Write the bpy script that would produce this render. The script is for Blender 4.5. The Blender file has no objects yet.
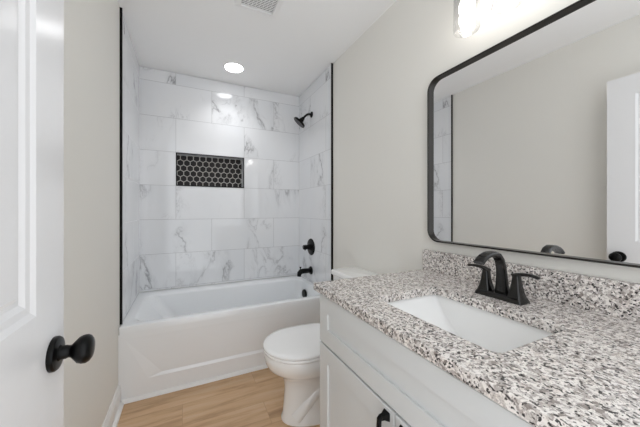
import bpy, bmesh, math, random
from mathutils import Vector, Matrix

random.seed(7)
scene = bpy.context.scene
COL = scene.collection
PI = math.pi

# ------------------------------------------------------------------ camera
W = 1.5106            # room width (x), tub alcove 60 in
H = 2.438             # ceiling height
YF = -2.70            # front wall (the camera stands in its opening, widened for fill light)
cam_data = bpy.data.cameras.new('camera')
cam = bpy.data.objects.new('camera', cam_data)
COL.objects.link(cam)
cam.location = (0.3629, -2.6962, 1.1785)
cam.rotation_euler = (PI / 2, 0, -0.4251)
cam_data.sensor_fit = 'HORIZONTAL'
cam_data.sensor_width = 36.0
cam_data.lens = 264.46 * 36.0 / 640.0
cam_data.shift_x = 0.02355
cam_data.shift_y = -0.00548
cam_data.clip_start = 0.005
scene.camera = cam

# ------------------------------------------------------------------ world, exposure
world = bpy.data.worlds.new('hall_fill_light')  # added ambient fill that enters through the front opening
scene.world = world
world.use_nodes = True
wb = world.node_tree.nodes['Background']
wb.inputs[0].default_value = (0.935, 0.966, 1.0, 1)
wb.inputs[1].default_value = 1.55
BULB = 9.0           # emission of the vanity bulbs
DOWNLIGHT = 1.5      # watts of the recessed light
scene.view_settings.view_transform = 'Standard'
scene.view_settings.look = 'None'
scene.view_settings.gamma = 1.0
scene.view_settings.use_curve_mapping = False
scene.view_settings.exposure = 0.38
try:
    scene.cycles.max_bounces = 14
    scene.cycles.diffuse_bounces = 8
    scene.cycles.glossy_bounces = 6
    scene.cycles.transparent_max_bounces = 16
except Exception:
    pass


# ------------------------------------------------------------------ materials
def srgb(r, g, b):
    def f(c):
        c /= 255.0
        return c / 12.92 if c <= 0.04045 else ((c + 0.055) / 1.055) ** 2.4
    return (f(r), f(g), f(b), 1)


class NT:
    """small helper round a node tree"""
    def __init__(self, name):
        self.m = bpy.data.materials.new(name)
        self.m.use_nodes = True
        self.t = self.m.node_tree
        self.b = self.t.nodes['Principled BSDF']
        self.out = self.t.nodes['Material Output']

    def n(self, kind, **kw):
        nd = self.t.nodes.new(kind)
        for k, v in kw.items():
            setattr(nd, k, v)
        return nd

    def l(self, a, b):
        self.t.links.new(a, b)

    def math(self, op, a, b=None, c=None, clamp=False):
        nd = self.n('ShaderNodeMath', operation=op)
        nd.use_clamp = clamp
        for i, v in enumerate((a, b, c)):
            if v is None:
                continue
            if isinstance(v, (int, float)):
                nd.inputs[i].default_value = v
            else:
                self.l(v, nd.inputs[i])
        return nd.outputs[0]

    def mix(self, fac, a, b, blend='MIX'):
        nd = self.n('ShaderNodeMix', data_type='RGBA', blend_type=blend)
        for i, v in ((0, fac), (6, a), (7, b)):
            if isinstance(v, (int, float, tuple)):
                nd.inputs[i].default_value = v
            else:
                self.l(v, nd.inputs[i])
        return nd.outputs[2]

    def ramp(self, fac, stops, interp='LINEAR'):
        nd = self.n('ShaderNodeValToRGB')
        cr = nd.color_ramp
        cr.interpolation = interp
        while len(cr.elements) < len(stops):
            cr.elements.new(0.5)
        for e, (p, c) in zip(cr.elements, stops):
            e.position = p
            e.color = c if isinstance(c, tuple) else (c, c, c, 1)
        self.l(fac, nd.inputs[0])
        return nd.outputs[0]

    def noise(self, vec, scale, detail=4, rough=0.5, dist=0.0):
        nd = self.n('ShaderNodeTexNoise')
        nd.inputs['Scale'].default_value = scale
        nd.inputs['Detail'].default_value = detail
        nd.inputs['Roughness'].default_value = rough
        nd.inputs['Distortion'].default_value = dist
        if vec is not None:
            self.l(vec, nd.inputs['Vector'])
        return nd

    def bump(self, height, strength, dist=0.001):
        nd = self.n('ShaderNodeBump')
        nd.inputs['Strength'].default_value = strength
        nd.inputs['Distance'].default_value = dist
        self.l(height, nd.inputs['Height'])
        self.l(nd.outputs[0], self.b.inputs['Normal'])

    def world_pos(self):
        return self.n('ShaderNodeNewGeometry').outputs['Position']


def plain(name, col, rough=0.5, metal=0.0, spec=0.5, bump=0.0, bscale=300.0, coat=0.0):
    k = NT(name)
    p = k.b.inputs
    pos = k.world_pos()
    nz = k.noise(pos, bscale, 3)
    lo = tuple(c * 0.985 for c in col[:3]) + (1,)
    k.l(k.mix(nz.outputs['Fac'], lo, col), p['Base Color'])
    p['Roughness'].default_value = rough
    p['Metallic'].default_value = metal
    p['Specular IOR Level'].default_value = spec
    p['Coat Weight'].default_value = coat
    p['Coat Roughness'].default_value = 0.05
    if bump:
        k.bump(nz.outputs['Fac'], bump, 0.0006)
    return k.m


M = {}
M['wall_paint'] = plain('greige_wall_paint', srgb(231, 229, 223), 0.62, bump=0.12, bscale=260)
M['ceiling_paint'] = plain('white_ceiling_paint', srgb(249, 249, 249), 0.8, bump=0.1, bscale=220)
M['trim_paint'] = plain('white_trim_paint', srgb(238, 238, 237), 0.3)
M['door_paint'] = plain('white_door_paint', srgb(232, 232, 233), 0.22, bump=0.05, bscale=90)
M['cabinet_paint'] = plain('white_cabinet_paint', srgb(211, 213, 213), 0.35)
M['acrylic'] = plain('white_tub_acrylic', srgb(238, 240, 242), 0.16, coat=0.3)
M['porcelain'] = plain('white_porcelain', srgb(243, 243, 242), 0.08, coat=0.5)
M['seat_plastic'] = plain('white_seat_plastic', srgb(246, 246, 246), 0.18)
M['matte_black'] = plain('matte_black_metal', srgb(5, 5, 5), 0.3, metal=0.0, spec=0.2, bscale=500)
M['edge_black'] = plain('black_edge_profile', srgb(6, 6, 6), 0.5, spec=0.2)
M['dark_bronze'] = plain('dark_bronze_metal', srgb(10, 9, 8), 0.15, metal=0.0, spec=0.45, bscale=400)
M['frame_metal'] = plain('dark_mirror_frame_metal', srgb(58, 56, 54), 0.3, metal=0.85)
M['duct_shade'] = plain('painted_duct_shade', srgb(40, 40, 40), 0.9)  # shade inside the vent, put into the colour
M['vent_plastic'] = plain('white_vent_plastic', srgb(246, 246, 246), 0.45)
M['mdf_back'] = plain('brown_backing_board', srgb(120, 100, 80), 0.8)
M['chrome'] = plain('chrome', srgb(215, 215, 215), 0.12, metal=1.0)
M['nozzle_rubber'] = plain('dark_nozzle_rubber', srgb(70, 70, 72), 0.6)


def marble(name, axis):
    k = NT(name)
    pos = k.world_pos()
    sx = k.n('ShaderNodeSeparateXYZ')
    k.l(pos, sx.inputs[0])
    # tile coordinates: running-bond rows measured up from the floor
    if axis == 'x':
        u = k.math('ADD', sx.outputs[0], -0.596 + 6.225)
    else:
        u = k.math('ADD', sx.outputs[1], 6.225 + 0.30)
    v = k.math('ADD', sx.outputs[2], 0.139)
    cb = k.n('ShaderNodeCombineXYZ')
    k.l(u, cb.inputs[0])
    k.l(v, cb.inputs[1])
    br = k.n('ShaderNodeTexBrick', offset=0.5, offset_frequency=2, squash=1.0)
    k.l(cb.outputs[0], br.inputs['Vector'])
    br.inputs['Color1'].default_value = (0, 0, 0, 1)
    br.inputs['Color2'].default_value = (1, 1, 1, 1)
    br.inputs['Mortar'].default_value = (0, 0, 0, 1)
    br.inputs['Scale'].default_value = 1.0
    br.inputs['Mortar Size'].default_value = 0.0018
    br.inputs['Mortar Smooth'].default_value = 0.1
    br.inputs['Brick Width'].default_value = 0.6225
    br.inputs['Row Height'].default_value = 0.308
    rnd = br.outputs['Color']
    mort = br.outputs['Fac']
    # veins run slanting across each tile, another cut of stone for each
    cb2 = k.n('ShaderNodeCombineXYZ')
    k.l(u, cb2.inputs[0])
    k.l(v, cb2.inputs[1])
    k.l(k.math('MULTIPLY', rnd, 37.0), cb2.inputs[2])
    mp = k.n('ShaderNodeMapping')
    mp.inputs['Rotation'].default_value = (0, 0, math.radians(38))
    mp.inputs['Scale'].default_value = (1.0, 0.55, 1.0)
    k.l(cb2.outputs[0], mp.inputs[0])
    n1 = k.noise(mp.outputs[0], 2.2, 10, 0.6, 0.35)
    a1 = k.math('ABSOLUTE', k.math('SUBTRACT', n1.outputs['Fac'], 0.5))
    v1 = k.ramp(a1, [(0.0, 1.0), (0.007, 0.5), (0.022, 0.14), (0.07, 0.0)])
    n2 = k.noise(mp.outputs[0], 5.5, 8, 0.6, 0.9)
    a2 = k.math('ABSOLUTE', k.math('SUBTRACT', n2.outputs['Fac'], 0.52))
    v2 = k.ramp(a2, [(0.0, 0.7), (0.012, 0.25), (0.05, 0.0)])
    msk = k.noise(mp.outputs[0], 2.3, 3, 0.5, 0.2)
    mk = k.ramp(msk.outputs['Fac'], [(0.50, 0.0), (0.64, 1.0)])
    msk2 = k.noise(mp.outputs[0], 3.1, 2, 0.5, 0.1)
    mk2 = k.ramp(msk2.outputs['Fac'], [(0.52, 0.0), (0.66, 1.0)])
    vein = k.math('ADD', k.math('MULTIPLY', v1, mk), k.math('MULTIPLY', k.math('MULTIPLY', v2, mk2), 0.7), clamp=True)
    cl = k.noise(mp.outputs[0], 2.0, 5, 0.5, 0.3)
    base = k.mix(k.ramp(cl.outputs['Fac'], [(0.35, 0.0), (0.7, 1.0)]), srgb(232, 233, 235), srgb(226, 228, 231))
    c = k.mix(k.math('MULTIPLY', vein, 0.78), base, srgb(112, 112, 116))
    c = k.mix(mort, c, srgb(186, 187, 189))
    k.l(c, k.b.inputs['Base Color'])
    k.l(k.math('MULTIPLY_ADD', mort, 0.5, 0.035), k.b.inputs['Roughness'])
    k.bump(k.math('SUBTRACT', 1.0, mort), 0.5, 0.0012)
    return k.m


M['marble_x'] = marble('glossy_marble_tile_long_wall', 'x')
M['marble_y'] = marble('glossy_marble_tile_end_wall', 'y')


def granite():
    k = NT('speckled_granite')
    pos = k.world_pos()
    nz = k.noise(pos, 90, 3, 0.6)
    ad = k.n('ShaderNodeVectorMath', operation='MULTIPLY_ADD')
    k.l(nz.outputs['Color'], ad.inputs[0])
    ad.inputs[1].default_value = (0.011, 0.011, 0.011)
    k.l(pos, ad.inputs[2])

    def cells(scale):
        vo = k.n('ShaderNodeTexVoronoi')
        vo.inputs['Scale'].default_value = scale
        k.l(ad.outputs[0], vo.inputs['Vector'])
        s = k.n('ShaderNodeSeparateColor')
        k.l(vo.outputs['Color'], s.inputs[0])
        return s
    big = cells(150)
    small = cells(240)
    tiny = cells(420)
    soft = k.noise(pos, 45, 4, 0.6)
    base = k.ramp(soft.outputs['Fac'], [(0.3, srgb(221, 211, 204)), (0.5, srgb(240, 235, 230)), (0.7, srgb(222, 216, 212))])
    mid = k.ramp(big.outputs[0], [(0.0, 0.85), (0.14, 0.6), (0.30, 0.35), (0.52, 0.0)], 'CONSTANT')
    c = k.mix(mid, base, srgb(128, 118, 113))
    c = k.mix(k.ramp(tiny.outputs[2], [(0.0, 0.55), (0.2, 0.0)], 'CONSTANT'), c, srgb(128, 118, 113))
    spk = k.ramp(small.outputs[1], [(0.0, 0.97), (0.11, 0.8), (0.155, 0.0)], 'CONSTANT')
    c = k.mix(spk, c, srgb(44, 41, 41))
    k.l(c, k.b.inputs['Base Color'])
    k.b.inputs['Roughness'].default_value = 0.14
    k.b.inputs['Specular IOR Level'].default_value = 0.8
    return k.m


M['granite'] = granite()


def oak():
    k = NT('oak_plank_floor')
    pos = k.world_pos()
    off = k.n('ShaderNodeVectorMath', operation='ADD')
    off.inputs[1].default_value = (5.3, 5.07, 0)
    k.l(pos, off.inputs[0])
    br = k.n('ShaderNodeTexBrick', offset=0.37, offset_frequency=2)
    k.l(off.outputs[0], br.inputs['Vector'])
    br.inputs['Color1'].default_value = (0, 0, 0, 1)
    br.inputs['Color2'].default_value = (1, 1, 1, 1)
    br.inputs['Mortar'].default_value = (0.5, 0.5, 0.5, 1)
    br.inputs['Scale'].default_value = 1.0
    br.inputs['Mortar Size'].default_value = 0.0011
    br.inputs['Brick Width'].default_value = 1.22
    br.inputs['Row Height'].default_value = 0.18
    rnd = br.outputs['Color']
    s = k.n('ShaderNodeSeparateXYZ')
    k.l(pos, s.inputs[0])
    cb = k.n('ShaderNodeCombineXYZ')
    k.l(k.math('MULTIPLY', s.outputs[0], 1.0), cb.inputs[0])
    k.l(k.math('MULTIPLY', s.outputs[1], 9.0), cb.inputs[1])
    k.l(k.math('MULTIPLY', rnd, 23.0), cb.inputs[2])
    g1 = k.noise(cb.outputs[0], 2.2, 8, 0.62, 0.45)
    cb2 = k.n('ShaderNodeCombineXYZ')
    k.l(k.math('MULTIPLY', s.outputs[0], 3.0), cb2.inputs[0])
    k.l(k.math('MULTIPLY', s.outputs[1], 90.0), cb2.inputs[1])
    k.l(k.math('MULTIPLY', rnd, 9.0), cb2.inputs[2])
    g2 = k.noise(cb2.outputs[0], 2.0, 4, 0.6)
    c = k.ramp(g1.outputs['Fac'], [(0.30, srgb(164, 130, 96)), (0.5, srgb(208, 172, 134)), (0.72, srgb(220, 193, 162))])
    c = k.mix(k.math('MULTIPLY', g2.outputs['Fac'], 0.30), c, srgb(172, 142, 110))
    c = k.mix(k.math('MULTIPLY', rnd, 0.2), c, srgb(190, 158, 124))
    c = k.mix(br.outputs['Fac'], c, srgb(176, 142, 108))
    k.l(c, k.b.inputs['Base Color'])
    k.b.inputs['Roughness'].default_value = 0.42
    k.bump(g2.outputs['Fac'], 0.12, 0.0006)
    return k.m


M['oak'] = oak()


def emitter(name, col, strength):
    k = NT(name)
    k.b.inputs['Base Color'].default_value = (0.9, 0.9, 0.9, 1)
    k.b.inputs['Emission Color'].default_value = col
    k.b.inputs['Emission Strength'].default_value = strength
    return k.m


M['bulb'] = emitter('glowing_bulb', (1.0, 0.965, 0.92, 1), BULB)
M['lens'] = emitter('glowing_light_lens', (0.98, 0.985, 1.0, 1), 9.0)


def thin_glass():
    k = NT('clear_thin_glass')
    k.t.nodes.remove(k.b)
    tr = k.n('ShaderNodeBsdfTransparent')
    tr.inputs[0].default_value = (0.97, 0.97, 0.97, 1)
    gl = k.n('ShaderNodeBsdfGlossy')
    gl.inputs['Roughness'].default_value = 0.03
    lw = k.n('ShaderNodeLayerWeight')
    lw.inputs['Blend'].default_value = 0.35
    mx = k.n('ShaderNodeMixShader')
    k.l(k.math('MULTIPLY_ADD', lw.outputs['Facing'], 0.5, 0.03), mx.inputs[0])
    k.l(tr.outputs[0], mx.inputs[1])
    k.l(gl.outputs[0], mx.inputs[2])
    k.l(mx.outputs[0], k.out.inputs['Surface'])
    return k.m


M['glass'] = thin_glass()


def mirror_mat():
    k = NT('silvered_mirror_glass')
    k.b.inputs['Base Color'].default_value = (0.90, 0.90, 0.90, 1)
    k.b.inputs['Metallic'].default_value = 1.0
    k.b.inputs['Roughness'].default_value = 0.0
    return k.m


M['mirror'] = mirror_mat()
M['hex_tile'] = plain('dark_hexagon_tile', srgb(24, 19, 18), 0.45, spec=0.3, bscale=60)
M['hex_grout'] = plain('pale_hexagon_grout', srgb(214, 211, 206), 0.8)


# ------------------------------------------------------------------ mesh helpers
class MB:
    def __init__(self):
        self.bm = bmesh.new()

    def face(self, pts):
        vs = [self.bm.verts.new(p) for p in pts]
        return self.bm.faces.new(vs)

    def box(self, x0, x1, y0, y1, z0, z1):
        v = [self.bm.verts.new(p) for p in ((x0, y0, z0), (x1, y0, z0), (x1, y1, z0), (x0, y1, z0),
                                            (x0, y0, z1), (x1, y0, z1), (x1, y1, z1), (x0, y1, z1))]
        for f in ((0, 3, 2, 1), (4, 5, 6, 7), (0, 1, 5, 4), (1, 2, 6, 5), (2, 3, 7, 6), (3, 0, 4, 7)):
            self.bm.faces.new([v[i] for i in f])
        return self

    def loft(self, rings, cap0=True, cap1=True, closed=True):
        vr = [[self.bm.verts.new(p) for p in r] for r in rings]
        n = len(rings[0])
        for a, b in zip(vr, vr[1:]):
            for i in range(n if closed else n - 1):
                j = (i + 1) % n
                self.bm.faces.new((a[i], a[j], b[j], b[i]))
        if cap0:
            self.bm.faces.new(list(reversed(vr[0])))
        if cap1:
            self.bm.faces.new(vr[-1])
        return self

    def lathe(self, origin, axis, prof, n=32, cap0=True, cap1=True):
        """prof: (distance along axis, radius)"""
        ax = Vector(axis).normalized()
        h = Vector((0, 0, 1)) if abs(ax.z) < 0.9 else Vector((1, 0, 0))
        u = ax.cross(h).normalized()
        w = ax.cross(u)
        o = Vector(origin)
        rings = []
        for d, r in prof:
            rings.append([o + ax * d + (u * math.cos(2 * PI * i / n) + w * math.sin(2 * PI * i / n)) * max(r, 1e-5)
                          for i in range(n)])
        return self.loft(rings, cap0, cap1)

    def tube(self, path, rad, n=14, flat=None, side=None):
        """sweep; rad number or list; flat = (a list of half-widths) with side vector for ribbons"""
        P = [Vector(p) for p in path]
        R = rad if isinstance(rad, (list, tuple)) else [rad] * len(P)
        rings = []
        pu = None
        for i, p in enumerate(P):
            t = (P[min(i + 1, len(P) - 1)] - P[max(i - 1, 0)]).normalized()
            if side is not None:
                u = Vector(side).normalized()
                u = (u - t * u.dot(t)).normalized()
            else:
                if pu is None:
                    h = Vector((0, 0, 1)) if abs(t.z) < 0.9 else Vector((1, 0, 0))
                    u = t.cross(h).normalized()
                else:
                    u = (pu - t * pu.dot(t)).normalized()
            pu = u
            w = t.cross(u)
            fw = flat[i] if flat else R[i]
            ring = []
            for k in range(n):
                a = 2 * PI * k / n
                c, s = math.cos(a), math.sin(a)
                if flat:      # super-ellipse ribbon
                    c = math.copysign(abs(c) ** 0.55, c)
                    s = math.copysign(abs(s) ** 0.55, s)
                ring.append(p + u * c * fw + w * s * R[i])
            rings.append(ring)
        return self.loft(rings)

    def slab_hole(self, outer, inner, a0, a1, axis='z'):
        """plate between a0 and a1 along axis with a hole; outer, inner: 2D loops (the other two axes in xyz order)"""
        def P(q, a):
            return {'z': (q[0], q[1], a), 'x': (a, q[0], q[1]), 'y': (q[0], a, q[1])}[axis]
        loops = {}
        for a in (a0, a1):
            es = []
            for key, lp in (('o', outer), ('i', inner)):
                if lp is None:
                    continue
                vs = [self.bm.verts.new(P(q, a)) for q in lp]
                loops[(key, a)] = vs
                es += [self.bm.edges.new((vs[i], vs[(i + 1) % len(vs)])) for i in range(len(vs))]
            if inner is None:
                self.bm.faces.new(loops[('o', a)])
            else:
                bmesh.ops.triangle_fill(self.bm, use_beauty=True, use_dissolve=False, edges=es, normal={'z': (0, 0, 1), 'x': (1, 0, 0), 'y': (0, 1, 0)}[axis])
        for key in ('o', 'i'):
            if (key, a0) not in loops:
                continue
            A, B = loops[(key, a0)], loops[(key, a1)]
            for i in range(len(A)):
                j = (i + 1) % len(A)
                self.bm.faces.new((A[i], A[j], B[j], B[i]))
        return self

    def build(self, name, mat, parent=None, smooth=False, bevel=0.0, seg=2, sub=0, angle=35):
        bmesh.ops.recalc_face_normals(self.bm, faces=self.bm.faces[:])
        org = Vector((0, 0, 0))
        p = parent
        while p is not None:
            org += p.location
            p = p.parent
        for v in self.bm.verts:
            v.co -= org
        me = bpy.data.meshes.new(name)
        self.bm.to_mesh(me)
        self.bm.free()
        ob = bpy.data.objects.new(name, me)
        COL.objects.link(ob)
        me.materials.append(mat)
        if parent is not None:
            ob.parent = parent
        if bevel:
            md = ob.modifiers.new('bevel', 'BEVEL')
            md.width = bevel
            md.segments = seg
            md.limit_method = 'ANGLE'
            md.angle_limit = math.radians(40)
            md.harden_normals = True
        if sub:
            md = ob.modifiers.new('subdivision', 'SUBSURF')
            md.levels = sub
            md.render_levels = sub
        if smooth or bevel or sub:
            for f in me.polygons:
                f.use_smooth = True
            if not sub:
                try:
                    me.set_sharp_from_angle(angle=math.radians(angle))
                except Exception:
                    pass
        return ob


def thing(name, label, cat, loc, group=None):
    o = bpy.data.objects.new(name, None)
    o.empty_display_size = 0.1
    COL.objects.link(o)
    o.location = loc
    o['label'] = label
    o['category'] = cat
    if group:
        o['group'] = group
    return o


def struct(ob, label=None, cat=None):
    ob['kind'] = 'structure'
    if label:
        ob['label'] = label
    if cat:
        ob['category'] = cat
    return ob


def rrect(x0, x1, y0, y1, r, n=6):
    pts = []
    for cx, cy, a0 in ((x1 - r, y1 - r, 0), (x0 + r, y1 - r, 90), (x0 + r, y0 + r, 180), (x1 - r, y0 + r, 270)):
        for i in range(n + 1):
            a = math.radians(a0 + 90 * i / n)
            pts.append((cx + r * math.cos(a), cy + r * math.sin(a)))
    return pts


# ------------------------------------------------------------------ room shell
DW = 0.010       # tile stands this proud of the painted wall
TILE_Y = -0.7186
RIM = 0.4616
NX0, NX1, NZ0, NZ1 = 0.285, 0.907, 1.401, 1.706   # shower niche
NY = 0.106

b = MB().box(-0.3, W + 0.3, -2.95, 0.3, -0.10, 0.0)
floor = struct(b.build('floor', M['oak']), 'oak-look plank floor running along the tub', 'floor')
b = MB().box(-0.3, W + 0.3, -2.95, 0.3, H, H + 0.1)
ceiling = struct(b.build('ceiling', M['ceiling_paint']), 'plain white ceiling', 'ceiling')

wall_left = struct(MB().box(-0.12, -0.008, -2.82, 0.12, 0, H).build('wall_left', M['wall_paint']), 'greige painted left wall, tiled beside the tub', 'wall')
MB().box(-0.008, 0.0, TILE_Y, 0.0, RIM + 0.002, H - 0.004).build('tile_panel', M['marble_y'], wall_left)['label'] = 'white marble-look tile'
MB().box(-0.008, 0.006, TILE_Y - 0.008, TILE_Y, RIM + 0.004, H).build('edge_trim', M['edge_black'], wall_left)['label'] = 'black metal edge trim'

wall_right = struct(MB().box(W + DW, W + 0.12, -2.82, 0.12, 0, H).build('wall_right', M['wall_paint']), 'greige painted right wall behind toilet and vanity, tiled beside the tub', 'wall')
MB().box(W, W + DW, TILE_Y, 0.0, RIM + 0.002, H - 0.004).build('tile_panel', M['marble_y'], wall_right)['label'] = 'white marble-look tile'
MB().box(W - 0.007, W + DW, TILE_Y - 0.008, TILE_Y, RIM + 0.004, H).build('edge_trim', M['edge_black'], wall_right)['label'] = 'black metal edge trim'

bk = MB()
outer = [(-0.008, 0), (W + DW, 0), (W + DW, H), (-0.008, H)]
hole = [(NX0, NZ0), (NX1, NZ0), (NX1, NZ1), (NX0, NZ1)]
bk.slab_hole(outer, hole, 0.010, 0.12, 'y')
wall_back = struct(bk.build('wall_back', M['wall_paint']), 'marble-tiled back wall behind the tub with a dark niche', 'wall')
outer2 = [(-0.008, RIM + 0.002), (W + DW, RIM + 0.002), (W + DW, H - 0.004), (-0.008, H - 0.004)]
MB().slab_hole(outer2, hole, 0.0, 0.010, 'y').build('tile_panel', M['marble_x'], wall_back)['label'] = 'white marble-look tile'
# niche: marble reveals, back of small dark hexagons, thin black frame
nb = MB()
T = 0.006
nb.box(NX0, NX0 + T, 0.0, NY, NZ0, NZ1).box(NX1 - T, NX1, 0.0, NY, NZ0, NZ1)
nb.box(NX0 + T, NX1 - T, 0.0, NY, NZ1 - T, NZ1).box(NX0 + T, NX1 - T, 0.0, NY, NZ0, NZ0 + T)
nb.build('niche_reveal', M['marble_y'], wall_back)['label'] = 'pale marble niche lining'
FR = 0.009
MB().slab_hole(hole, [(NX0 + FR, NZ0 + FR), (NX1 - FR, NZ0 + FR), (NX1 - FR, NZ1 - FR), (NX0 + FR, NZ1 - FR)], -0.003, 0.001, 'y') \
    .build('niche_trim', M['edge_black'], wall_back)['label'] = 'black metal niche frame'
hx0, hx1, hz0, hz1 = NX0 + T, NX1 - T, NZ0 + T, NZ1 - T
MB().box(NX0, NX1, NY, NY + 0.012, NZ0, NZ1).build('niche_back', M['hex_grout'], wall_back)['label'] = 'pale grout behind the hexagons'


def clip(poly, ax, lim, keep_less):
    out = []
    for i in range(len(poly)):
        a, c = poly[i], poly[(i + 1) % len(poly)]
        ia = (a[ax] <= lim) == keep_less
        ic = (c[ax] <= lim) == keep_less
        if ia:
            out.append(a)
        if ia != ic:
            t = (lim - a[ax]) / (c[ax] - a[ax])
            out.append((a[0] + t * (c[0] - a[0]), a[1] + t * (c[1] - a[1])))
    return out


hb = MB()
PITCH = 0.0575
RAD = 0.0290
for row in range(-1, 9):
    cz = hz0 + 0.024 + row * PITCH * 0.866
    for col in range(-1, 13):
        cx = hx0 + 0.030 + (col + (0.5 if row % 2 else 0.0)) * PITCH
        poly = [(cx + RAD * math.cos(math.radians(30 + 60 * i)), cz + RAD * math.sin(math.radians(30 + 60 * i))) for i in range(6)]
        for ax, lim, less in ((0, hx1, True), (0, hx0, False), (1, hz1, True), (1, hz0, False)):
            poly = clip(poly, ax, lim, less)
            if len(poly) < 3:
                break
        if len(poly) < 3:
            continue
        ok = [poly[0]]
        for q in poly[1:]:
            if (q[0] - ok[-1][0]) ** 2 + (q[1] - ok[-1][1]) ** 2 > 1e-8:
                ok.append(q)
        if len(ok) < 3:
            continue
        hb.loft([[(q[0], NY, q[1]) for q in ok], [(q[0], NY - 0.004, q[1]) for q in ok]])
hb.build('hexagon_tiles', M['hex_tile'], wall_back)['label'] = 'dark hexagon mosaic tiles'

# unseen front wall cut back to stubs, opening widened to let in fill light
fw = MB()
fw.box(-0.008, 0.075, YF - 0.12, YF, 0, H).box(1.42, W + DW, YF - 0.12, YF, 0, H)
struct(fw.build('wall_front', M['wall_paint']), 'stubs of greige front wall either side of an opening widened for fill light', 'wall')


def baseboard(name, x_wall, sgn, y0, y1, label):
    prof = [(0, 0), (0.015, 0), (0.015, 0.085), (0.012, 0.092), (0.012, 0.100), (0.007, 0.110), (0.005, 0.118), (0, 0.118)]
    rings = [[(x_wall + sgn * px, y, pz) for px, pz in prof] for y in (y0, y1)]
    return struct(MB().loft(rings).build(name, M['trim_paint']), label, 'baseboard')


baseboard('baseboard_left', -0.008, 1, YF, -0.766, 'white baseboard along the left wall, ending at the tub')
baseboard('baseboard_right', W + DW, -1, -1.70, -0.766, 'white baseboard behind the toilet')
qr = [(0, 0), (-0.018, 0), (-0.017, 0.008), (-0.012, 0.015), (-0.005, 0.019), (0, 0.020)]
rings = [[(x, -0.7655 + py, pz) for py, pz in qr] for x in (0.011, W - 0.006)]
struct(MB().loft(rings).build('trim_1', M['trim_paint'], smooth=True), 'white quarter-round strip along the foot of the tub', 'trim')

rings = [[(-0.008 + 0.015 - px, y, pz) for px, pz in qr] for y in (YF, -0.786)]
struct(MB().loft(rings).build('trim_2', M['trim_paint'], smooth=True), 'white quarter-round strip at the foot of the left baseboard', 'trim')

# ------------------------------------------------------------------ door (open against the left wall)
DX0, DX1 = 0.077, 0.112
DY0, DY1, DZ0, DZ1 = -2.684, -1.925, 0.012, 2.027
ST = 0.121
db = MB()
ys = [DY0, DY0 + ST, DY1 - ST, DY1]
zs = [DZ0, 0.215, 0.745, 0.982, DZ1 - 0.118, DZ1]
for face_x, sg in ((DX1, -1), (DX0, 1)):
    for i in range(3):
        for j in range(5):
            y0, y1, z0, z1 = ys[i], ys[i + 1], zs[j], zs[j + 1]
            if i == 1 and j in (1, 3):
                rs = []
                for ins, dep in ((0, 0), (0.010, 0.005), (0.022, 0.006), (0.032, 0.011), (0.040, 0.011), (0.048, 0.007)):
                    x = face_x + sg * dep
                    rs.append([(x, y0 + ins, z0 + ins), (x, y1 - ins, z0 + ins), (x, y1 - ins, z1 - ins), (x, y0 + ins, z1 - ins)])
                db.loft(rs, False, True)
            else:
                db.face([(face_x, y0, z0), (face_x, y1, z0), (face_x, y1, z1), (face_x, y0, z1)])
db.face([(DX0, DY0, DZ0), (DX1, DY0, DZ0), (DX1, DY0, DZ1), (DX0, DY0, DZ1)])
db.face([(DX0, DY1, DZ0), (DX1, DY1, DZ0), (DX1, DY1, DZ1), (DX0, DY1, DZ1)])
db.face([(DX0, DY0, DZ1), (DX1, DY0, DZ1), (DX1, DY1, DZ1), (DX0, DY1, DZ1)])
db.face([(DX0, DY0, DZ0), (DX1, DY0, DZ0), (DX1, DY1, DZ0), (DX0, DY1, DZ0)])
bmesh.ops.remove_doubles(db.bm, verts=db.bm.verts[:], dist=1e-5)
door = struct(db.build('door_1', M['door_paint']), 'white two-panel door standing open along the left wall', 'door')
KY, KZ = -1.977, 0.878
kb = MB()
kb.lathe((DX1, KY, KZ), (1, 0, 0), [(0.011, 0.0165), (0.014, 0.0140), (0.022, 0.0135), (0.026, 0.0120), (0.030, 0.0125),
                                    (0.036, 0.019), (0.043, 0.0262), (0.050, 0.0288), (0.057, 0.0288), (0.062, 0.026), (0.066, 0.020), (0.068, 0.010), (0.0685, 0.0)], 40)
knob = kb.build('door_knob', M['matte_black'], door, smooth=True)
knob['label'] = 'round black knob'
MB().lathe((DX1, KY, KZ), (1, 0, 0), [(0, 0.0345), (0.006, 0.0345), (0.0095, 0.032), (0.0112, 0.024), (0.0112, 0.012)], 40) \
    .build('rose_plate', M['matte_black'], knob, smooth=True)

# ------------------------------------------------------------------ bathtub
tub = thing('bathtub', 'white alcove bathtub between the marble tiled walls', 'bathtub', (W / 2, -0.38, 0))
tb = MB()
X0, X1 = -0.0075, W + DW - 0.001
Y0, Y1 = -0.7655, 0.0095
# apron with a shallow sunk field whose ends slant
N = 10


def basin(zf, x0, x1, y0, y1, r, z):
    return [(p[0], p[1], z) for p in rrect(x0, x1, y0, y1, r, N)]


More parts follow.
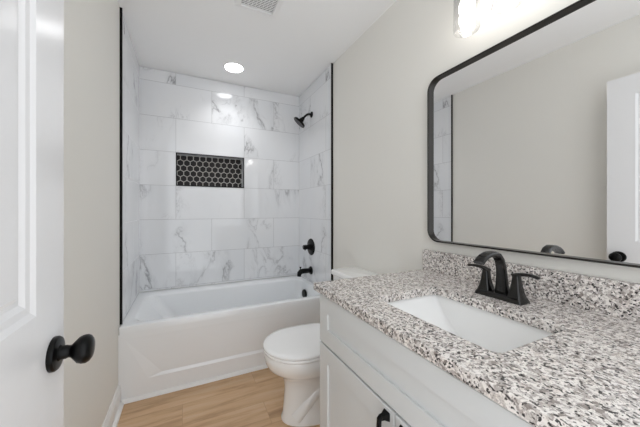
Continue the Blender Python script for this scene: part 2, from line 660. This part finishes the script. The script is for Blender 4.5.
rings = []
OUT = rrect(X0, X1, Y0, Y1, 0.012, N)
rings.append([(x, y, RIM - 0.045) for x, y in OUT])
rings.append([(x, y, RIM - 0.008) for x, y in OUT])
rings.append([(x, y, RIM - 0.002) for x, y in rrect(X0 + 0.003, X1 - 0.003, Y0 + 0.003, Y1 - 0.003, 0.012, N)])
rings.append([(x, y, RIM) for x, y in rrect(X0 + 0.009, X1 - 0.009, Y0 + 0.010, Y1 - 0.009, 0.012, N)])
rings.append([(x, y, RIM) for x, y in rrect(0.052, 1.462, -0.712, -0.122, 0.085, N)])
rings.append([(x, y, RIM - 0.003) for x, y in rrect(0.060, 1.456, -0.703, -0.131, 0.085, N)])
rings.append([(x, y, RIM - 0.014) for x, y in rrect(0.074, 1.450, -0.696, -0.138, 0.085, N)])
for t, xl, xr, yf, yb, r in ((0.08, 0.125, 1.446, -0.692, -0.142, 0.085), (0.16, 0.185, 1.442, -0.688, -0.146, 0.085), (0.24, 0.245, 1.437, -0.684, -0.152, 0.085),
                             (0.30, 0.300, 1.430, -0.678, -0.160, 0.088), (0.34, 0.350, 1.418, -0.668, -0.172, 0.09),
                             (0.365, 0.400, 1.375, -0.648, -0.192, 0.09), (0.378, 0.450, 1.340, -0.615, -0.225, 0.09)):
    rings.append([(x, y, RIM - t) for x, y in rrect(xl, xr, yf, yb, r, N)])
tb.loft(rings, False, True)
# skirt below the rolled rim: outer apron face
ax0, ax1 = X0, X1
ya = Y0


def quad(p):
    tb.face(p)


zt, zb = RIM - 0.045, 0.0
fld_o = [(ax0 + 0.030, zt - 0.030), (ax0 + 0.155, 0.118), (ax1 - 0.155, 0.118), (ax1 - 0.030, zt - 0.030)]
fld_i = [(ax0 + 0.150, zt - 0.046), (ax0 + 0.235, 0.134), (ax1 - 0.235, 0.134), (ax1 - 0.150, zt - 0.046)]
corn = [(ax0, zt), (ax0, zb), (ax1, zb), (ax1, zt)]
loops = [[(x, ya, z) for x, z in corn], [(x, ya, z) for x, z in fld_o], [(x, ya + (0.010 if z < 0.2 else 0.001), z) for x, z in fld_i]]
tb2 = tb
tb = MB()
tb.loft(loops, False, True)
quad([(ax0, ya, zb), (ax0, Y1, zb), (ax0, Y1, zt), (ax0, ya, zt)])
quad([(ax1, ya, zb), (ax1, Y1, zb), (ax1, Y1, zt), (ax1, ya, zt)])
tb.build('apron', M['acrylic'], tub)
tb2.build('tub_shell', M['acrylic'], tub, smooth=True, angle=28)
MB().lathe((1.4405, -0.318, 0.352), (-1, 0, 0.03), [(0, 0.043), (0.012, 0.043), (0.017, 0.039), (0.020, 0.028), (0.0202, 0.0)], 32) \
    .build('overflow_plate', M['matte_black'], tub, smooth=True)['label'] = 'round black overflow plate'
MB().lathe((1.20, -0.42, RIM - 0.3785), (0, 0, 1), [(0, 0.035), (0.004, 0.035), (0.006, 0.03), (0.012, 0.018), (0.014, 0.0)], 28) \
    .build('drain_stopper', M['matte_black'], tub, smooth=True)['label'] = 'black drain stopper'

# ------------------------------------------------------------------ tub and shower fittings
FY = -0.312
t = thing('tub_spout', 'black tub spout on the right tiled wall above the tub', 'tub spout', (W, FY, 0.575))
MB().lathe((W, FY, 0.575), (-1, 0, 0), [(0, 0.040), (0.008, 0.040), (0.013, 0.035), (0.014, 0.02)], 32).build('escutcheon', M['matte_black'], t, smooth=True)
MB().tube([(W - 0.008, FY, 0.575), (W - 0.04, FY, 0.576), (W - 0.085, FY, 0.576), (W - 0.112, FY, 0.572), (W - 0.126, FY, 0.560), (W - 0.130, FY, 0.540), (W - 0.131, FY, 0.528)],
          [0.023, 0.024, 0.025, 0.0255, 0.0245, 0.021, 0.0195], 20).build('spout_body', M['matte_black'], t, smooth=True)
MB().lathe((W - 0.116, FY, 0.592), (0, 0, 1), [(0, 0.005), (0.016, 0.005), (0.018, 0.009), (0.026, 0.009), (0.028, 0.006)], 16).build('diverter_knob', M['matte_black'], t, smooth=True)

t = thing('shower_valve', 'round black shower valve with short lever on the right tiled wall', 'shower valve', (W, FY, 0.810))
MB().lathe((W, FY, 0.810), (-1, 0, 0), [(0, 0.083), (0.004, 0.083), (0.009, 0.078), (0.012, 0.06), (0.014, 0.035)], 48).build('escutcheon', M['matte_black'], t, smooth=True)
vb = MB().lathe((W, FY, 0.810), (-1, 0, 0), [(0.012, 0.030), (0.034, 0.028), (0.038, 0.024), (0.050, 0.022), (0.054, 0.024), (0.082, 0.023), (0.086, 0.019), (0.087, 0.0)], 32)
vb.tube([(W - 0.062, FY, 0.815), (W - 0.066, FY - 0.003, 0.788), (W - 0.070, FY - 0.004, 0.780)], [0.008, 0.007, 0.006], 12)
vb.build('handle', M['matte_black'], t, smooth=True)

SY, SZ = -0.325, 2.128
t = thing('wall_shower', 'black round shower head on a short arm high on the right tiled wall', 'shower head', (W, SY, SZ))
MB().lathe((W, SY, SZ), (-1, 0, 0), [(0, 0.030), (0.004, 0.030), (0.010, 0.024), (0.014, 0.014)], 32).build('flange', M['matte_black'], t, smooth=True)
MB().tube([(W - 0.005, SY, SZ), (W - 0.03, SY, SZ + 0.001), (W - 0.05, SY, SZ - 0.006), (W - 0.075, SY, SZ - 0.028), (W - 0.098, SY, SZ - 0.054)], 0.0105, 16).build('shower_arm', M['matte_black'], t, smooth=True)
hd = Vector((-0.62, 0.26, -0.74)).normalized()
ho = Vector((W - 0.094, SY, SZ - 0.050))
MB().lathe(ho, hd, [(-0.008, 0.014), (0.0, 0.018), (0.012, 0.019), (0.016, 0.023), (0.034, 0.024), (0.038, 0.026), (0.044, 0.062), (0.049, 0.0665), (0.060, 0.068), (0.0635, 0.065)], 40).build('spray_head', M['matte_black'], t, smooth=True)
MB().lathe(ho, hd, [(0.0634, 0.064), (0.0655, 0.062), (0.066, 0.0)], 40).build('spray_face', M['nozzle_rubber'], t, smooth=True)['label'] = 'dark grey nozzle face'

# ------------------------------------------------------------------ toilet
TY = -1.29
ZS = -0.012
toilet = thing('toilet', 'white two-piece toilet with closed lid between the tub and the vanity', 'toilet', (1.1, TY, 0))


def egg(xf, xb, hw, z, n=48, pw=2.25, split=0.42):
    """long outline: round front at xf, squarer back at xb"""
    xc = xf + (xb - xf) * split
    pts = []
    for i in range(n):
        a = 2 * PI * i / n
        c, s = math.cos(a), math.sin(a)
        if c < 0:
            x = xc + c * (xc - xf)
            y = hw * math.copysign(abs(s) ** 1.0, s)
        else:
            x = xc + (xb - xc) * abs(c) ** (2 / 3.2)
            y = hw * math.copysign(abs(s) ** (2 / 3.2), s)
        pts.append((x + 0.009, TY + y, z + (ZS if z > 0.2 else ZS * z / 0.2)))
    return pts


bo = MB()
bo.loft([egg(0.848, 1.415, 0.118, 0.0), egg(0.848, 1.415, 0.118, 0.012), egg(0.856, 1.41, 0.110, 0.030), egg(0.862, 1.41, 0.105, 0.10),
         egg(0.868, 1.40, 0.102, 0.18), egg(0.862, 1.40, 0.106, 0.235), egg(0.838, 1.39, 0.124, 0.268), egg(0.800, 1.37, 0.150, 0.295),
         egg(0.770, 1.34, 0.168, 0.322), egg(0.757, 1.31, 0.176, 0.348), egg(0.752, 1.29, 0.179, 0.372), egg(0.752, 1.29, 0.180, 0.396), egg(0.757, 1.285, 0.176, 0.402)])
for s in (-1, 1):    # trapway swelling on either side of the pedestal
    bo.tube([(0.92, TY + s * 0.053, 0.03), (0.98, TY + s * 0.059, 0.10), (1.05, TY + s * 0.062, 0.17), (1.14, TY + s * 0.062, 0.215), (1.22, TY + s * 0.061, 0.19), (1.28, TY + s * 0.066, 0.11), (1.31, TY + s * 0.064, 0.02)],
            [0.034, 0.040, 0.043, 0.043, 0.043, 0.043, 0.041], 18)
bo.build('bowl', M['porcelain'], toilet, smooth=True, angle=60)
MB().box(1.20, 1.475, TY - 0.165, TY + 0.165, 0.300, 0.412).build('tank_deck', M['porcelain'], toilet, bevel=0.03, seg=4)
MB().loft([egg(0.753, 1.235, 0.180, 0.4035), egg(0.748, 1.238, 0.184, 0.407), egg(0.748, 1.238, 0.184, 0.416), egg(0.752, 1.235, 0.181, 0.420)]).build('seat', M['seat_plastic'], toilet, smooth=True, angle=60)
MB().loft([egg(0.750, 1.236, 0.182, 0.4225), egg(0.746, 1.239, 0.185, 0.426), egg(0.746, 1.239, 0.185, 0.434), egg(0.751, 1.236, 0.181, 0.439),
           egg(0.775, 1.222, 0.163, 0.443), egg(0.85, 1.19, 0.11, 0.4455), egg(0.93, 1.10, 0.04, 0.4462)]).build('lid', M['seat_plastic'], toilet, smooth=True, angle=60)
for s in (-1, 1):
    MB().lathe((1.232, TY + s * 0.078 - 0.022, 0.428), (0, 1, 0), [(0, 0.012), (0.002, 0.014), (0.042, 0.014), (0.044, 0.012)], 18).build('hinge_cap', M['seat_plastic'], toilet, smooth=True)
tk = MB()
tk.loft([[(x, y, z) for x, y in rrect(1.308 + d, W + DW - 0.014, TY - 0.215 + d, TY + 0.215 - d, 0.03, 6)] for z, d in ((0.413, 0.022), (0.43, 0.012), (0.55, 0.005), (0.727, 0.0))])
tk.build('tank', M['porcelain'], toilet, smooth=True, angle=50)
MB().loft([[(x, y, z) for x, y in rrect(1.294 + d, W + DW - 0.006 - d, TY - 0.228 + d, TY + 0.228 - d, 0.03, 6)] for z, d in ((0.728, 0.006), (0.733, 0.0), (0.753, 0.0), (0.760, 0.004), (0.762, 0.012))]).build('tank_lid', M['porcelain'], toilet, smooth=True, angle=50)
lv = MB().lathe((1.3115, TY + 0.150, 0.680), (-1, 0, 0), [(0, 0.014), (0.008, 0.014), (0.012, 0.010), (0.024, 0.008)], 20)
lv.tube([(1.291, TY + 0.150, 0.680), (1.289, TY + 0.11, 0.676), (1.289, TY + 0.075, 0.672)], [0.006, 0.006, 0.008], 12)
lv.build('flush_lever', M['chrome'], toilet, smooth=True)['label'] = 'chrome flush lever'

# ------------------------------------------------------------------ vanity cabinet
VX = 0.884            # carcass front
VF = 0.866            # face of doors
VY0, VY1 = -2.590, -1.732
vc = thing('vanity_cabinet', 'white shaker vanity cabinet below the granite top', 'cabinet', ((VX + W) / 2, (VY0 + VY1) / 2, 0))
cbx = W + DW - 0.001
MB().loft([[(x, y, z) for x, y in ((VX, VY0), (cbx, VY0), (cbx, VY1), (VX, VY1))] for z in (0.8415, 0.10)] +
          [], False, True).loft([[(x, y, z) for x, y in ((VX + 0.018, VY0 + 0.018), (cbx - 0.018, VY0 + 0.018), (cbx - 0.018, VY1 - 0.018), (VX + 0.018, VY1 - 0.018))] for z in (0.8415, 0.118)], False, True).build('body', M['cabinet_paint'], vc, bevel=0.0015)
MB().box(VX + 0.065, W + DW - 0.001, VY0 + 0.002, VY1 - 0.002, 0.0, 0.10).build('toe_kick', M['cabinet_paint'], vc)


def shaker(name, y0, y1, z0, z1, rail=0.062):
    s = MB()
    o = [(VF, y0, z0), (VF, y1, z0), (VF, y1, z1), (VF, y0, z1)]

    def ring(x, ins):
        return [(x, y0 + ins, z0 + ins), (x, y1 - ins, z0 + ins), (x, y1 - ins, z1 - ins), (x, y0 + ins, z1 - ins)]
    s.loft([ring(VX - 0.0005, 0.0), ring(VF + 0.002, 0.0), ring(VF, 0.002), ring(VF, rail), ring(VF + 0.0015, rail + 0.001), ring(VF + 0.0078, rail + 0.0012)])
    return s.build(name, M['cabinet_paint'], vc)


YM = -2.158
shaker('drawer_front', VY0, VY1, 0.648, 0.836)['label'] = 'wide false drawer front'
for y0, y1, hy in ((YM + 0.0015, VY1, YM + 0.028), (VY0, YM - 0.0015, YM - 0.033)):
    d = shaker('cabinet_door', y0, y1, 0.105, 0.640)
    h = MB()
    for zc in (0.618, 0.500):      # flared square feet
        h.loft([[(VF - x, hy + a * w, zc + c * w) for a, c in ((-1, -1), (1, -1), (1, 1), (-1, 1))] for x, w in ((0.0, 0.0115), (0.004, 0.0105), (0.014, 0.0065), (0.026, 0.0055))])
    zz = [0.622, 0.616, 0.59, 0.559, 0.528, 0.502, 0.496]
    xx = [0.020, 0.027, 0.029, 0.030, 0.029, 0.027, 0.020]
    h.tube([(VF - x, hy, z) for x, z in zip(xx, zz)], [0.005] * 7, 16, flat=[0.0065] * 7, side=(0, 1, 0))
    h.build('door_handle', M['matte_black'], d, bevel=0.0008, smooth=True)['label'] = 'black bar pull'

# ------------------------------------------------------------------ countertop, sink, faucet
ZC = 0.872
CX0, CY0, CY1 = 0.856, -2.612, -1.693
top = thing('countertop', 'speckled grey and cream granite countertop with sink cutout', 'countertop', ((CX0 + W) / 2, (CY0 + CY1) / 2, 0.842))
cut = rrect(0.968, 1.272, -2.353, -1.948, 0.024, 6)
MB().slab_hole([(CX0, CY0), (W + DW - 0.001, CY0), (W + DW - 0.001, CY1), (CX0, CY1)], cut, 0.842, ZC).build('slab', M['granite'], top, bevel=0.0025, seg=2)
bs = MB().box(W - 0.020, W + DW - 0.001, CY0, CY1, ZC, ZC + 0.1016).build('backsplash', M['granite'], None, bevel=0.0015)
bs['label'] = 'low granite backsplash strip standing on the countertop against the wall'
bs['category'] = 'backsplash'

sink = thing('sink', 'white rectangular undermount sink set into the granite', 'sink', (1.12, -2.15, 0.70))
sr = []
SD = 0.150


def sring(z, x0, x1, y0, y1, r):
    return [(x, y, z) for x, y in rrect(x0, x1, y0, y1, r, 8)]


sx0, sx1, sy0, sy1 = 0.958, 1.282, -2.363, -1.938
sr.append(sring(0.8415, sx0 - 0.022, sx1 + 0.022, sy0 - 0.022, sy1 + 0.022, 0.035))
sr.append(sring(0.8415, sx0, sx1, sy0, sy1, 0.020))
for d, e, xi in ((0.012, 0.004, 0.001), (0.03, 0.012, 0.002), (0.055, 0.028, 0.004), (0.080, 0.050, 0.006), (0.105, 0.078, 0.010), (0.125, 0.108, 0.016), (0.138, 0.135, 0.026), (0.147, 0.165, 0.045), (0.150, 0.185, 0.075)):
    sr.append(sring(0.8415 - d, sx0 + xi, sx1 - xi, sy0 + e, sy1 - e, 0.020 if d < 0.13 else 0.022))
sb = MB().loft(sr, False, True)
sb.build('basin', M['porcelain'], sink, smooth=True, angle=40)
MB().lathe((1.12, -2.15, 0.6916), (0, 0, 1), [(0, 0.022), (0.002, 0.022), (0.004, 0.018), (0.004, 0.0)], 24).build('drain', M['dark_bronze'], sink, smooth=True)['label'] = 'dark metal drain'

FX, FYC = 1.370, -2.135
fa = thing('faucet', 'dark bronze two-handle faucet behind the sink', 'faucet', (FX, FYC, ZC))
bb = MB()
bb.loft([[(x, y, ZC + z) for x, y in rrect(FX - 0.030 + d, FX + 0.030 - d, FYC - 0.075 + d, FYC + 0.075 - d, 0.007, 4)] for z, d in ((0.0, 0.0), (0.006, 0.0005), (0.014, 0.004), (0.018, 0.008))])
bb.build('base_plate', M['dark_bronze'], fa, smooth=True)
# broad arched ribbon spout
path, th, wd = [], [], []
for px, pz, tt, ww in ((1.379, 0.012, 0.0152, 0.0222), (1.378, 0.045, 0.0134, 0.0180), (1.376, 0.080, 0.0122, 0.0156), (1.372, 0.108, 0.0116, 0.0144), (1.363, 0.132, 0.0110, 0.0142),
                       (1.347, 0.149, 0.0104, 0.0144), (1.323, 0.157, 0.0098, 0.0150), (1.299, 0.156, 0.0088, 0.0158), (1.280, 0.151, 0.0079, 0.0166), (1.263, 0.142, 0.0073, 0.0170), (1.249, 0.131, 0.0068, 0.0170)):
    path.append((px, FYC, ZC + pz))
    th.append(tt)
    wd.append(ww)
MB().tube(path, th, 24, flat=wd, side=(0, 1, 0)).build('spout', M['dark_bronze'], fa, smooth=True)
for s in (-1, 1):
    hb_ = MB()
    cy = FYC + s * 0.049
    hb_.loft([[(x, y, ZC + z) for x, y in rrect(FX - ax, FX + ax, cy - ay, cy + ay, 0.006, 4)]
              for z, ax, ay in ((0.012, 0.025, 0.0225), (0.020, 0.022, 0.0195), (0.035, 0.0185, 0.0160), (0.055, 0.0150, 0.0125), (0.075, 0.0130, 0.0105), (0.086, 0.0120, 0.0095), (0.090, 0.0105, 0.0080))])
    lp = [(FX, cy - s * 0.010, ZC + 0.087), (FX, cy + s * 0.004, ZC + 0.0925), (FX - 0.001, cy + s * 0.020, ZC + 0.0955), (FX - 0.002, cy + s * 0.038, ZC + 0.0970), (FX - 0.003, cy + s * 0.053, ZC + 0.0955), (FX - 0.004, cy + s * 0.062, ZC + 0.0930)]
    hb_.tube(lp, [0.0062, 0.0058, 0.0052, 0.0048, 0.0044, 0.0038], 16, flat=[0.0120, 0.0115, 0.0110, 0.0105, 0.0098, 0.0085], side=(1, 0, 0))
    hb_.build('handle', M['dark_bronze'], fa, smooth=True)
MB().lathe((FX + 0.027, FYC, ZC + 0.014), (0, 0, 1), [(0, 0.003), (0.04, 0.003), (0.042, 0.006), (0.052, 0.006), (0.054, 0.003)], 14).build('lift_rod', M['dark_bronze'], fa, smooth=True)

# ------------------------------------------------------------------ mirror
MY0, MY1, MZ0, MZ1 = -2.582, -1.722, 1.020, 1.838
mr = thing('wall_mirror', 'large rounded-corner mirror in thin dark metal frame above the vanity', 'mirror', (W + DW, (MY0 + MY1) / 2, MZ0))
FWD = 0.0065
oo = rrect(MY0, MY1, MZ0, MZ1, 0.060, 12)
ii = rrect(MY0 + FWD, MY1 - FWD, MZ0 + FWD, MZ1 - FWD, 0.052, 12)
MB().slab_hole(oo, ii, W - 0.020, W + DW - 0.0005, 'x').build('frame', M['frame_metal'], mr, bevel=0.001)
MB().slab_hole(rrect(MY0 + 0.004, MY1 - 0.004, MZ0 + 0.004, MZ1 - 0.004, 0.056, 12), None, W - 0.0002, W + 0.004, 'x').build('glass', M['mirror'], mr)['label'] = 'mirror glass'
MB().slab_hole(rrect(MY0 + 0.008, MY1 - 0.008, MZ0 + 0.008, MZ1 - 0.008, 0.052, 12), None, W + 0.004, W + 0.008, 'x').build('backing', M['mdf_back'], mr)

# ------------------------------------------------------------------ vanity light over the mirror
vl = thing('vanity_light', 'black wall fixture with three clear glass shades above the mirror', 'wall light', (W + DW, -2.140, 2.13))
MB().box(W - 0.012, W + DW - 0.0005, -2.33, -1.915, 2.12, 2.23).build('backplate', M['matte_black'], vl, bevel=0.006)
LX = 1.430
for ly in (-1.972, -2.122, -2.272):
    MB().tube([(W - 0.010, ly, 2.181), (W - 0.03, ly, 2.188), (W - 0.05, ly, 2.193), (LX + 0.012, ly, 2.188), (LX + 0.002, ly, 2.174), (LX, ly, 2.151)], 0.007, 12).build('arm', M['matte_black'], vl, smooth=True)
    MB().lathe((LX, ly, 2.088), (0, 0, 1), [(0, 0.016), (0.002, 0.018), (0.04, 0.019), (0.048, 0.024), (0.060, 0.024), (0.066, 0.012), (0.068, 0.0)], 28).build('socket', M['matte_black'], vl, smooth=True)
    # open-bottomed clear glass cylinder with a rounded lip
    pr = [(2.136, 0.020), (2.134, 0.034), (2.124, 0.044), (2.106, 0.0475), (2.026, 0.0490), (1.946, 0.0505), (1.930, 0.0495), (1.923, 0.0460)]
    gi = [(z + (0.001 if i > 4 else -0.0015), r - 0.0022) for i, (z, r) in enumerate(pr)]
    full = pr + list(reversed(gi))
    sh = MB()
    rr = [[(LX + r * math.cos(2 * PI * i / 40), ly + r * math.sin(2 * PI * i / 40), z) for i in range(40)] for z, r in full]
    rr.append(rr[0])
    sh.loft(rr, False, False)
    bmesh.ops.remove_doubles(sh.bm, verts=sh.bm.verts[:], dist=1e-6)
    sh.build('glass_shade', M['glass'], vl, smooth=True)['label'] = 'clear glass cylinder shade'
    MB().lathe((LX, ly, 2.088), (0, 0, -1), [(0.0, 0.013), (0.015, 0.0135), (0.030, 0.019), (0.048, 0.0265), (0.064, 0.0300), (0.078, 0.0290), (0.092, 0.0225), (0.100, 0.013), (0.1035, 0.0)], 28) \
        .build('bulb', M['bulb'], vl, smooth=True)['label'] = 'glowing white bulb'

# ------------------------------------------------------------------ ceiling fittings
t = thing('recessed_light', 'round white recessed light in the ceiling over the tub', 'ceiling light', (0.756, -0.308, H))
rg = [(0.0, 0.092), (0.003, 0.091), (0.006, 0.086), (0.006, 0.079), (0.0, 0.076)]
MB().lathe((0.756, -0.308, H), (0, 0, -1), rg, 40, False, False).build('trim_ring', M['vent_plastic'], t, smooth=True)
MB().lathe((0.756, -0.308, H), (0, 0, -1), [(0.0, 0.0785), (0.0045, 0.0785), (0.0052, 0.0)], 40).build('lens', M['lens'], t)['label'] = 'glowing round lens'

dl = bpy.data.lights.new('recessed_beam', 'AREA')
dl.shape = 'DISK'
dl.size = 0.14
dl.spread = math.radians(115)
dl.energy = DOWNLIGHT
dl.color = (0.985, 0.99, 1.0)
dlo = bpy.data.objects.new('recessed_beam', dl)
COL.objects.link(dlo)
dlo.location = (0.756, -0.308, H - 0.0075)

t = thing('exhaust_vent', 'square white exhaust fan grille in the ceiling', 'ceiling vent', (0.768, -1.183, H))
gx0, gx1, gy0, gy1 = 0.634, 0.902, -1.319, -1.047
ox = rrect(gx0, gx1, gy0, gy1, 0.012, 4)
inn = rrect(0.668, 0.868, -1.285, -1.073, 0.004, 3)
rings = [[(x, y, H) for x, y in ox], [(x, y, H - 0.006) for x, y in ox],
         [(x, y, H - 0.016) for x, y in rrect(gx0 + 0.022, gx1 - 0.022, gy0 + 0.016, gy1 - 0.016, 0.008, 4)],
         [(x, y, H - 0.016) for x, y in rrect(0.668, 0.868, -1.285, -1.073, 0.006, 4)],
         [(x, y, H - 0.001) for x, y in rrect(0.668, 0.868, -1.285, -1.073, 0.006, 4)]]
MB().loft(rings, False, False).build('vent_frame', M['vent_plastic'], t, smooth=True, angle=25)
MB().box(0.668, 0.868, -1.285, -1.073, H - 0.0015, H - 0.0005).build('duct_shade_sheet', M['duct_shade'], t)  # thin dark sheet, its colour stands for the shade behind the slats
gb = MB()
for i in range(16):
    y = -1.2815 + i * 0.0131
    gb.box(0.667, 0.869, y, y + 0.0062, H - 0.0085, H - 0.0060)
for i in range(1, 9):
    x = 0.668 + i * 0.2 / 9
    gb.box(x - 0.0012, x + 0.0012, -1.286, -1.072, H - 0.0080, H - 0.0062)
gb.build('grille', M['vent_plastic'], t)['label'] = 'fine slatted grille'
